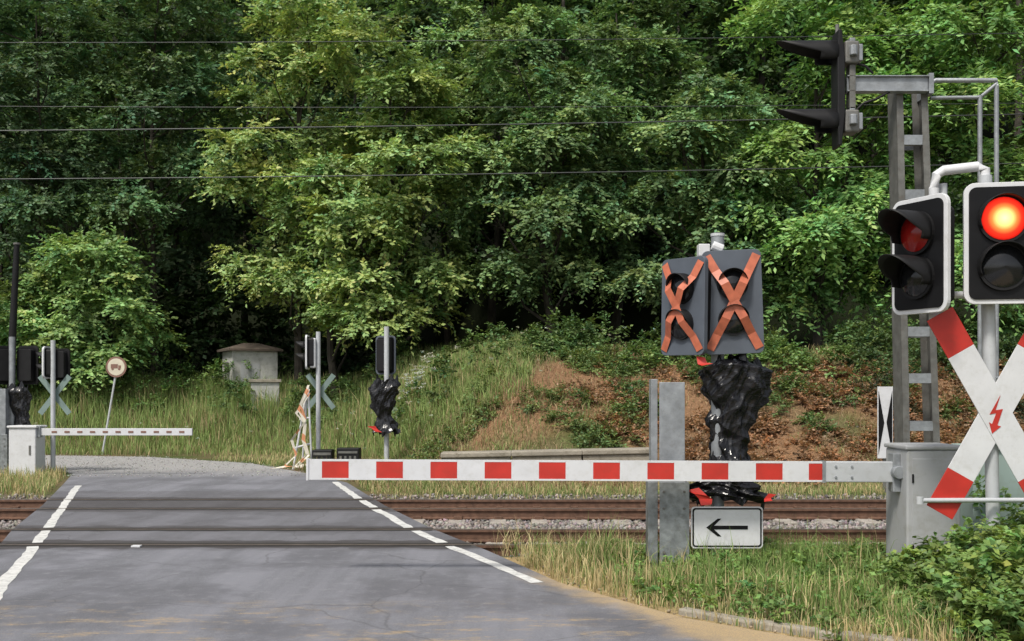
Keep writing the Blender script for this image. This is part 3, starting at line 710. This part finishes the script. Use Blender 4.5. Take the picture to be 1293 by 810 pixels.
mb.tube([(4.30,yd-.1,4.90),(4.34,yd-.12,4.935),(4.97,yd-.12,4.935),(4.97,yd-.12,4.88),(4.97,yd-.12,0.1)], 0.024, 10)
mb.tube([(4.30,yd-.1,4.76),(4.80,yd-.12,4.76),(4.97,yd-.12,4.90)], 0.02, 10); mb.tube([(4.80,yd-.12,4.78),(4.80,yd-.12,0.1)], 0.024, 10)
mb.make('guard_frame', M_galv, rs, smooth=True)

cs = empty('covered_crossing_signal', (2.03, 10.95, 0))
pole(cs, 2.03, 10.95, 0, 3.27, 0.065, M_galv)
head(cs, (2.145, 10.78, 2.61), -4, w=0.57, h=1.01, front='grey', lr=0.14, vl=0.10, dz=0.175, tape=True, tilt=-2)
head(cs, (1.68, 10.84, 2.57), -52, w=0.57, h=0.95, front='grey', lr=0.14, vl=0.10, dz=0.175, tape=True, tilt=1)
mb = MB(); mb.box(1.82, 1.93, 10.8, 10.93, 3.06, 3.18); mb.tube([(1.88,10.87,3.1),(2.03,10.95,3.05)],0.02,8); mb.tube([(1.96,10.86,3.17),(2.06,10.86,3.13)],0.05,12); mb.make('detector', M_white, cs, bevel=0.012)
mb = MB(); mb.tube([(2.03,10.95,3.272),(2.03,10.95,3.30)], 0.07, 18); mb.make('cap', M_pole, cs)
def wrap(parent, cx, cy, zs, rs_, sq, seed, m=M_foil, name='black_foil_wrap', n=120, sub=70, sh=None):
    rd = np.random.default_rng(seed); vs = []; fs = []
    ph = rd.uniform(0, 6.28, 16)
    z0, z1 = zs[0], zs[-1]
    rdg = lambda q: 1-2*abs(math.sin(q))
    for j in range(sub+1):
        t = j/sub; z = z0+(z1-z0)*t; R = float(np.interp(z, zs, rs_))
        cxo = 0 if sh is None else sh*math.sin(t*5+seed)
        for i in range(n):
            a = 2*math.pi*i/n
            w1 = 0.9*math.sin(4*t+ph[8])+0.6*math.sin(2*a+ph[9])+0.5*math.sin(3*a+5*t+ph[10])
            f = 1+0.10*rdg(1.5*a+4.2*t+w1+ph[0])+0.08*rdg(2.5*a-6.5*t+ph[1]+w1)+0.05*rdg(4.5*a+9*t+ph[2]-w1)+0.03*rdg(8*a-12*t+ph[3]+2*w1)+0.09*rdg(1.0*a+11*t+ph[4]+w1)+0.04*rdg(17*t-2*a+ph[11]+w1)
            zz = z+0.035*math.sin(2*a+ph[6])+(0.06*math.sin(5*a+ph[7])+0.035*math.sin(11*a+ph[5]) if j in (0, sub) else 0)
            vs.append((cx+cxo+R*f*math.cos(a), cy+R*f*sq*math.sin(a), zz))
    for j in range(sub):
        for i in range(n): fs.append((j*n+i, j*n+(i+1)%n, (j+1)*n+(i+1)%n, (j+1)*n+i))
    mb = MB(); mb.add(vs, fs); return mb.make(name, m, parent)
def ribbon(parent, pts, w, m, name, seed=0):
    rd = random.Random(seed); mb = MB(); vs = []; fs = []
    for (x, y, z) in pts:
        vs += [(x-w/2*rd.uniform(.6, 1), y+rd.uniform(-.02, .02), z+rd.uniform(-.02, .02)), (x+w/2*rd.uniform(.6, 1), y+rd.uniform(-.02, .02), z+rd.uniform(-.02, .02))]
    for i in range(len(pts)-1): fs.append((2*i, 2*i+1, 2*i+3, 2*i+2))
    mb.add(vs, fs); mb.make(name, m, parent, solid=0.003)
wrap(cs, 2.17, 10.96, [1.02,1.15,1.25,1.45,1.6,1.72,1.85,1.98,2.04], [0.25,0.21,0.18,0.24,0.26,0.30,0.36,0.37,0.24], 0.6, 4, sh=0.03)
wrap(cs, 2.12, 10.96, [0.68,0.72,0.82,1.0,1.1], [0.40,0.43,0.37,0.25,0.2], 0.42, 9, sh=0.02)
ribbon(cs, [(1.82,10.7,2.07),(1.84,10.67,2.02),(1.88,10.68,1.99)], 0.12, M_red, 'red_foil', 1)
ribbon(cs, [(1.76,10.72,0.80),(1.82,10.70,0.75),(1.86,10.71,0.70),(1.88,10.7,0.66)], 0.15, M_red, 'red_foil', 2)
ribbon(cs, [(2.52,10.74,0.76),(2.47,10.72,0.71),(2.48,10.7,0.67)], 0.10, M_red, 'red_foil', 3)

ar = empty('arrow_sign', (2.05, 10.75, 0.4))
mb = MB(Matrix.Translation((2.065, 10.66, 0.435))); mb.prism(rrect(0,0,0.69,0.40,0.035), -0.006, 0.006); mb.make('white_plate', M_white, ar)
mb = MB(Matrix.Translation((2.065, 10.66, 0.435)))
o_ = rrect(0,0,0.665,0.375,0.03); i_ = rrect(0,0,0.635,0.345,0.022); k = len(o_)
mb.add([(x,-0.0085,z) for x,z in o_]+[(x,-0.0085,z) for x,z in i_], [(j,(j+1)%k,(j+1)%k+k,j+k) for j in range(k)])
mb.prism([(-0.20,0),(-0.09,0.085),(-0.055,0.085),(-0.125,0.018),(0.20,0.018),(0.20,-0.018),(-0.125,-0.018),(-0.055,-0.085),(-0.09,-0.085)], -0.0095, -0.0065)
mb.make('arrow_symbol', M_black, ar)
mb = MB(); mb.tube([(1.93,10.69,0.5),(2.16,10.69,0.5)],0.012,8); mb.tube([(2.03,10.69,0.5),(2.03,10.9,0.5)],0.02,8); mb.tube([(2.03,10.69,0.38),(2.03,10.9,0.38)],0.02,8); mb.make('bracket', M_galv, ar)

def hpost(x0, x1, y, zt, k=1.0, name='steel_post'):
    p = empty(name, ((x0+x1)/2, y, 0)); w = x1-x0; xm = x0+w*0.27
    mb = MB()
    mb.box(xm, x1-0.04*k, y-0.07, y-0.058, 0.86, zt-0.03); mb.box(x0+0.03*k, xm-0.012, y-0.03, y+0.13, 0.86, zt)
    mb.box(x1-0.052*k, x1-0.04*k, y-0.057, y+0.12, 0.86, zt-0.03)
    mb.make('upper_section', M_galv, p, bevel=0.004)
    mb = MB(); mb.box(xm, x1, y-0.09, y-0.074, -0.05, 0.87); mb.box(x0, xm-0.012, y-0.05, y+0.15, -0.05, 0.87); mb.box(x1-0.014, x1, y-0.073, y+0.12, -0.05, 0.87)
    mb.make('lower_sleeve', M_galv2, p, bevel=0.004)
    mb = MB()
    for z in (0.12, 0.2, 0.62, 0.78): 
        for xx_ in (xm+0.04, x1-0.05): mb.tube([(xx_,y-0.09,z),(xx_,y-0.105,z)], 0.014, 6)
    mb.make('bolts', M_galvd, p)
    return p
hpost(1.31, 1.70, 10.72, 1.86)

nb = empty('barrier', (3.85, 10.5, 0))
ya, z0 = 10.42, 0.985
TA = Matrix.Translation((3.68, ya, z0)) @ Matrix.Rotation(math.radians(0.25), 4, 'Y')
xl = -1.915-3.68; hw = 0.095
reds = [(-5.46+0.508*i, -5.46+0.508*i+0.25) for i in range(9)]+[(-0.90, -0.76)]
mbw = MB(TA); mbr = MB(TA); cur = xl
for a, c in reds:
    mbw.box(cur, a, -0.03, 0.03, -hw, hw); mbr.box(a, c, -0.031, 0.031, -hw*0.82, hw*0.82)
    cur = c
mbf = MB(TA)
for a, c in reds: mbf.box(a, c, -0.033, 0.033, hw*0.82, hw); mbf.box(a, c, -0.033, 0.033, -hw, -hw*0.82)
mbw.make('white_fields', M_white, nb); mbr.make('red_fields', M_red, nb); mbf.make('arm_flanges', M_white, nb)
mb = MB(TA); mb.box(-0.755, 0.02, -0.04, 0.04, -hw-0.002, hw+0.002); mb.make('arm_root', M_pole, nb, bevel=0.008)
mb = MB(TA); mb.box(-0.775, -0.745, -0.045, 0.045, -hw-0.006, hw+0.006)
for x_ in (-0.65, -0.5, -0.1): mb.tube([(x_,-0.04,0.05),(x_,-0.05,0.05)],0.012,6); mb.tube([(x_,-0.04,-0.05),(x_,-0.05,-0.05)],0.012,6)
mb.make('arm_clamp', M_galv, nb)
mb = MB(TA); mb.box(xl-0.012, xl+0.012, -0.04, 0.04, -hw-0.008, hw+0.008); mb.make('end_cap', M_white, nb, bevel=0.005)
mb = MB(); mb.box(3.63, 4.13, 10.20, 10.78, 0.0, 1.20); mb.make('drive_housing', M_cab, nb, bevel=0.018)
mb = MB(); mb.box(3.615, 4.145, 10.185, 10.795, 1.20, 1.245); mb.make('housing_lid', M_cab, nb, bevel=0.015)
mb = MB(); mb.box(3.68, 4.08, 10.192, 10.20, 0.12, 1.12); mb.make('housing_door', M_cab, nb, bevel=0.003)
mb = MB(); mb.box(4.03,4.055,10.182,10.192,0.6,0.72); mb.box(3.675,3.69,10.182,10.192,0.25,0.33); mb.box(3.675,3.69,10.182,10.192,0.9,0.98); mb.make('hinges', M_blackm, nb)
mb = MB(); mb.box(3.56, 3.63, 10.36, 10.50, 0.80, 1.16); mb.tube([(3.60,10.30,0.985),(3.60,10.56,0.985)],0.06,16); mb.make('pivot_bracket', M_galv, nb, bevel=0.006)
mb = MB(); mb.box(3.57, 4.19, 10.14, 10.84, -0.1, 0.05); mb.make('concrete_foot', M_conc, nb, bevel=0.01)

ec = empty('equipment_cabinet', (5.0, 11.2, 0))
mb = MB(); mb.box(4.55, 5.65, 10.95, 11.4, 0.1, 1.16); mb.make('body', M_cabg, ec, bevel=0.01)
mb = MB(); mb.box(4.52, 5.68, 10.92, 11.43, 1.16, 1.21); mb.make('roof', M_cabg, ec, bevel=0.012)
mb = MB(); mb.box(5.095, 5.105, 10.944, 10.95, 0.15, 1.12); mb.box(5.14, 5.16, 10.93, 10.95, 0.6, 0.75); mb.make('door_gap', M_blackm, ec)
mb = MB(); mb.box(4.5, 5.7, 10.9, 11.45, -0.1, 0.1); mb.make('plinth', M_conc, ec, bevel=0.01)

tb = empty('trapezoid_board_sign', (6.55, 19.5, 0))
mb = MB(); mb.box(6.42, 6.69, 19.48, 19.50, 0.60, 1.86); mb.make('white_board', M_white, tb, bevel=0.003)
mb = MB(Matrix.Translation((6.555, 19.475, 1.23)))
for s_ in (-1, 1): mb.prism([(s_*0.12,-0.56),(s_*0.12,0.56),(s_*0.02,0.0)][::s_], -0.003, 0.003)
mb.make('black_triangles', M_black, tb)
mb = MB(); mb.box(6.53, 6.58, 19.505, 19.55, -0.1, 1.8); mb.make('post', M_galvd, tb)

hpost(-11.12, -10.84, 23.9, 1.88)
fl = empty('covered_crossing_signal', (-10.85, 24.1, 0))
pole(fl, -10.86, 24.1, 0, 2.98, 0.065, M_galv)
head(fl, (-10.58, 24.3, 2.37), 165, w=0.50, h=0.85, lr=0.12, vl=0.2, dz=0.15, rim=M_blackm)
head(fl, (-11.15, 24.3, 2.37), 215, w=0.50, h=0.85, lr=0.12, vl=0.2, dz=0.15, rim=M_blackm)
wrap(fl, -10.68, 24.1, [0.75,0.95,1.2,1.5,1.75,1.9], [0.30,0.25,0.16,0.22,0.28,0.2], 0.6, 13, sh=0.05, n=60, sub=30)
dp = empty('dark_pole', (-11.05, 24.6, 0)); 
mb = MB(); mb.tube([(-11.15,24.6,0),(-11.1,24.6,2.5),(-10.98,24.6,5.05)], [0.10,0.085,0.06], 12); mb.make('shaft', M_blackm, dp, smooth=True)
mb = MB(); mb.tube([(-10.98,24.6,5.05),(-10.98,24.6,5.09)],0.075,12); mb.make('cap', M_galvd, dp)
fb = empty('barrier', (-10.35, 23.6, 0))
mb = MB(); mb.box(-10.62, -10.05, 23.4, 23.9, 0.0, 1.02); mb.make('drive_housing', M_white, fb, bevel=0.02)
mb = MB(); mb.box(-10.65, -10.02, 23.37, 23.93, 1.02, 1.07); mb.make('housing_lid', M_white, fb, bevel=0.015)
mb = MB(); mb.box(-10.19, -10.15, 23.388, 23.40, 0.45, 0.65); mb.make('door_handle', M_galvd, fb)
mb = MB(); mb.box(-10.05, -6.78, 23.50, 23.56, 0.86, 1.01); mb.make('arm', M_white, fb, bevel=0.004)
mb = MB()
for i in range(11): mb.box(-9.75+0.27*i, -9.75+0.27*i+0.11, 23.492, 23.50, 0.915, 0.955)
mb.make('red_reflectors', M_brown, fb)
mb = MB(); mb.box(-10.14,-9.98,23.46,23.60,0.82,1.05); mb.make('pivot', M_galv, fb, bevel=0.01)
fs_ = empty('level_crossing_signal', (-9.93, 24, 0))
pole(fs_, -9.93, 24.0, 0, 2.9, 0.05, M_pole)
head(fs_, (-9.84, 24.22, 2.38), 172, w=0.42, h=0.70, lr=0.10, vl=0.15, dz=0.13, rim=M_blackm)
head(fs_, (-10.10, 24.15, 2.42), 262, w=0.46, h=0.70, lr=0.10, vl=0.22, dz=0.13)
sc2 = empty('st_andrews_cross', (-9.93, 24.1, 1.72)); cross(sc2, (-9.93, 24.1, 1.72), 0, half=0.52, w=0.12, th=52, back=True)

rsn = empty('round_prohibition_sign', (-11.6, 32, 0.4))
Ts = Matrix.Translation((-11.38, 31.9, 2.53))
mb = MB(Ts); disc_mb(mb, 0, 0, 0.30, -0.01, 0.01); mb.make('rim', M_brown, rsn)
mb = MB(Ts); disc_mb(mb, 0, 0, 0.245, -0.014, -0.0105); mb.make('face', M_cream, rsn)
mb = MB(Ts); mb.box(-0.15,0.05,-0.019,-0.015,-0.04,0.08); mb.box(0.065,0.14,-0.019,-0.015,-0.04,0.045)
for x_ in (-0.1, 0.09): disc_mb(mb, x_, -0.06, 0.035, -0.021, -0.017, 12)
mb.make('truck_symbol', M_brown, rsn)
mb = MB(); mb.tube([(-11.80,31.95,0.0),(-11.38,31.95,2.5)], 0.03, 10); mb.make('post', M_pole, rsn)

fm = empty('level_crossing_signal', (-4.54, 26, 0))
pole(fm, -4.54, 26, 0, 3.2, 0.055, M_pole)
head(fm, (-4.80, 26.0, 2.72), -88, w=0.5, h=0.80, lr=0.11, vl=0.22, dz=0.14)
mb = MB(); mb.box(-4.72, -4.58, 25.86, 26.1, 2.35, 3.05); mb.make('back_box', M_white, fm, bevel=0.03)
sc3 = empty('st_andrews_cross', (-4.54, 26.1, 1.8)); cross(sc3, (-4.50, 26.1, 1.80), 0, half=0.50, w=0.12, th=52, back=True)
mtape, nt, N, L = new_mat('warning_tape')
out = N.new('ShaderNodeOutputMaterial'); b = N.new('ShaderNodeBsdfPrincipled'); L.new(b.outputs[0], out.inputs[0])
tc = N.new('ShaderNodeTexCoord'); wa = N.new('ShaderNodeTexWave'); wa.bands_direction = 'DIAGONAL'; wa.inputs['Scale'].default_value = 1.1
L.new(tc.outputs['Object'], wa.inputs['Vector']); cr = N.new('ShaderNodeValToRGB'); cr.color_ramp.interpolation = 'CONSTANT'
cr.color_ramp.elements[0].color = (0.66,0.62,0.52,1); cr.color_ramp.elements[1].position = 0.8; cr.color_ramp.elements[1].color = (0.60,0.26,0.13,1)
L.new(wa.outputs[0], cr.inputs[0]); L.new(cr.outputs[0], b.inputs['Base Color'])
tr = empty('taped_trestle', (-4.8, 25.6, 0))
mb = MB()
for a, c in (((-5.05,25.6,0),(-4.72,25.6,1.9)),((-4.62,25.6,0.0),(-4.70,25.6,1.9)),((-4.9,25.9,0),(-4.72,25.6,1.9)),((-5.0,25.6,0.5),(-4.63,25.6,0.6)),((-4.9,25.6,1.15),(-4.66,25.6,1.2))): mb.tube([a, c], 0.024, 8)
mb.make('legs', M_white, tr)
for k in range(3):
    rd = random.Random(k); xs_ = rd.uniform(-4.95, -4.6)
    ribbon(tr, [(-4.7+rd.uniform(-.05,.05),25.5,1.95-k*0.1),(-4.85-0.05*k,25.45,1.5-k*0.1),(-4.75,25.47,1.15-.05*k),(xs_-.15,25.46,0.7),(xs_-.05,25.46,0.35),(xs_-0.35,25.4,0.06)], 0.065, mtape, 'warning_tape', k)
ribbon(tr, [(-5.4,25.2,0.06),(-5.1,25.3,0.10),(-4.9,25.3,0.07),(-4.6,25.35,0.16),(-4.4,25.3,0.2)], 0.22, mtape, 'tape_on_ground', 9)
bx = empty('cable_boxes', (-4.0, 25.5, 0))
mb = MB(); mb.box(-4.58,-4.12,25.4,25.8,0.02,0.46); mb.box(-4.02,-3.5,25.4,25.8,0.02,0.50); mb.make('boxes', M_blackm, bx, bevel=0.02)
mb = MB(); mb.box(-4.55,-4.15,25.39,25.40,0.34,0.40); mb.box(-3.98,-3.54,25.39,25.40,0.38,0.43)
for i in range(4): mb.box(-3.95+0.11*i,-3.90+0.11*i,25.39,25.40,0.15,0.32)
mb.make('labels', M_galvd, bx)
fc = empty('covered_crossing_signal', (-2.94, 26, 0))
pole(fc, -2.94, 26, 0, 3.32, 0.06, M_pole)
head(fc, (-2.98, 26.25, 2.66), 165, w=0.5, h=0.92, lr=0.12, vl=0.2, dz=0.16, rim=M_panel)
wrap(fc, -2.97, 26, [0.84,0.95,1.2,1.45,1.8,2.1], [0.36,0.30,0.17,0.28,0.36,0.3], 0.5, 21, sh=0.05, n=60, sub=30)
ribbon(fc, [(-3.28,25.8,0.98),(-3.2,25.8,0.92),(-3.1,25.8,0.86)], 0.2, M_red, 'red_foil', 5)

ht = empty('small_utility_hut', (-9.0, 38, 1))
Th = Matrix.Translation((-9.05, 38.3, 0)) @ Matrix.Rotation(math.radians(28), 4, 'Z')
mb = MB(Th); mb.box(-0.78,0.78,-0.7,0.7,0.6,3.22); mb.make('walls', M_plaster, ht, bevel=0.02)
mb = MB(Th); mb.add([(-0.93,-0.85,3.22),(0.93,-0.85,3.22),(0.93,0.85,3.22),(-0.93,0.85,3.22),(-0.93,-0.85,3.29),(0.93,-0.85,3.29),(0.93,0.85,3.29),(-0.93,0.85,3.29),(-0.2,0,3.52),(0.3,0,3.52)],
   [(0,3,2,1),(0,1,5,4),(1,2,6,5),(2,3,7,6),(3,0,4,7),(4,5,9,8),(5,6,9),(6,7,8,9),(7,4,8)]); mb.make('roof', M_roof, ht)
mb = MB(Th); mb.box(-0.5,0.15,-0.715,-0.702,0.8,2.8); mb.make('door', M_cab, ht)
mb = MB(Th); mb.box(-0.792,-0.782,-0.2,0.3,2.5,2.85); mb.make('vent', M_galvd, ht)
cb = empty('concrete_box', (-8.2, 36.6, 1))
Tc = Matrix.Translation((-8.15, 36.6, 0)) @ Matrix.Rotation(math.radians(14), 4, 'Z')
mb = MB(Tc); mb.box(-0.45,0.45,-0.4,0.4,0.6,2.14); mb.make('body', M_plaster, cb, bevel=0.02)
mb = MB(Tc); mb.box(-0.51,0.51,-0.46,0.46,2.14,2.24); mb.make('lid', M_conc, cb, bevel=0.01)

mb = MB(Matrix.Translation((-1.35, 21.3, 0)) @ Matrix.Rotation(math.radians(-1.2), 4, 'Y'))
for i in range(3): mb.box(1.36*i, 1.36*i+1.34, 0.01*i, 0.6, -0.2, 0.50); mb.box(1.36*i-0.01, 1.36*i+1.35, 0.01*i-0.04, 0.62, 0.502, 0.60)
mb.make('concrete_edge_wall', M_conc, bevel=0.02)

for k, (y, zl, zr, r) in enumerate(((17.2, 5.02, 5.27, 0.008), (13.2, 4.80, 5.06, 0.007), (17.2, 6.15, 6.2, 0.005), (17.4, 7.2, 7.35, 0.006))):
    mb = MB(); pts = []
    for i in range(41):
        x = -30+60*i/40; t = (x+8)/16; pts.append((x, y, zl+(zr-zl)*t+0.0006*x*x))
    mb.tube(pts, r, 6); mb.make('overhead_wire', M_wire, smooth=True)

# ------------------------------------------------------------------ light, world, camera
w = bpy.data.worlds.new('World'); scene.world = w; w.use_nodes = True
nt = w.node_tree; nt.nodes.clear()
o = nt.nodes.new('ShaderNodeOutputWorld'); bg = nt.nodes.new('ShaderNodeBackground'); sk = nt.nodes.new('ShaderNodeTexSky')
sk.sky_type = 'NISHITA'; sk.sun_disc = False; sk.sun_elevation = math.radians(56); sk.sun_rotation = math.radians(212); sk.dust_density = 3.0; sk.ozone_density = 0.6
hs = nt.nodes.new('ShaderNodeHueSaturation'); hs.inputs['Saturation'].default_value = 0.35
nt.links.new(sk.outputs[0], hs.inputs['Color']); nt.links.new(hs.outputs[0], bg.inputs[0]); bg.inputs[1].default_value = 0.15
nt.links.new(bg.outputs[0], o.inputs[0])
sd = bpy.data.lights.new('sun', 'SUN'); sd.energy = 3.2; sd.angle = math.radians(10); sd.color = (1.0, 0.945, 0.85)
so = bpy.data.objects.new('sun', sd); COL.objects.link(so); so.rotation_euler = (math.radians(34), 0, math.radians(-32)); so.location = (-10, -10, 30)
cd = bpy.data.cameras.new('camera'); cam = bpy.data.objects.new('camera', cd); COL.objects.link(cam)
cam.location = (0, 0, 1.7); cam.rotation_euler = (math.radians(90), 0, 0)
cd.sensor_width = 36; cd.lens = 39; cd.shift_y = 0.0735; cd.clip_start = 0.1; cd.clip_end = 2000
scene.camera = cam
scene.view_settings.view_transform = 'Standard'; scene.view_settings.look = 'None'; scene.view_settings.exposure = 0
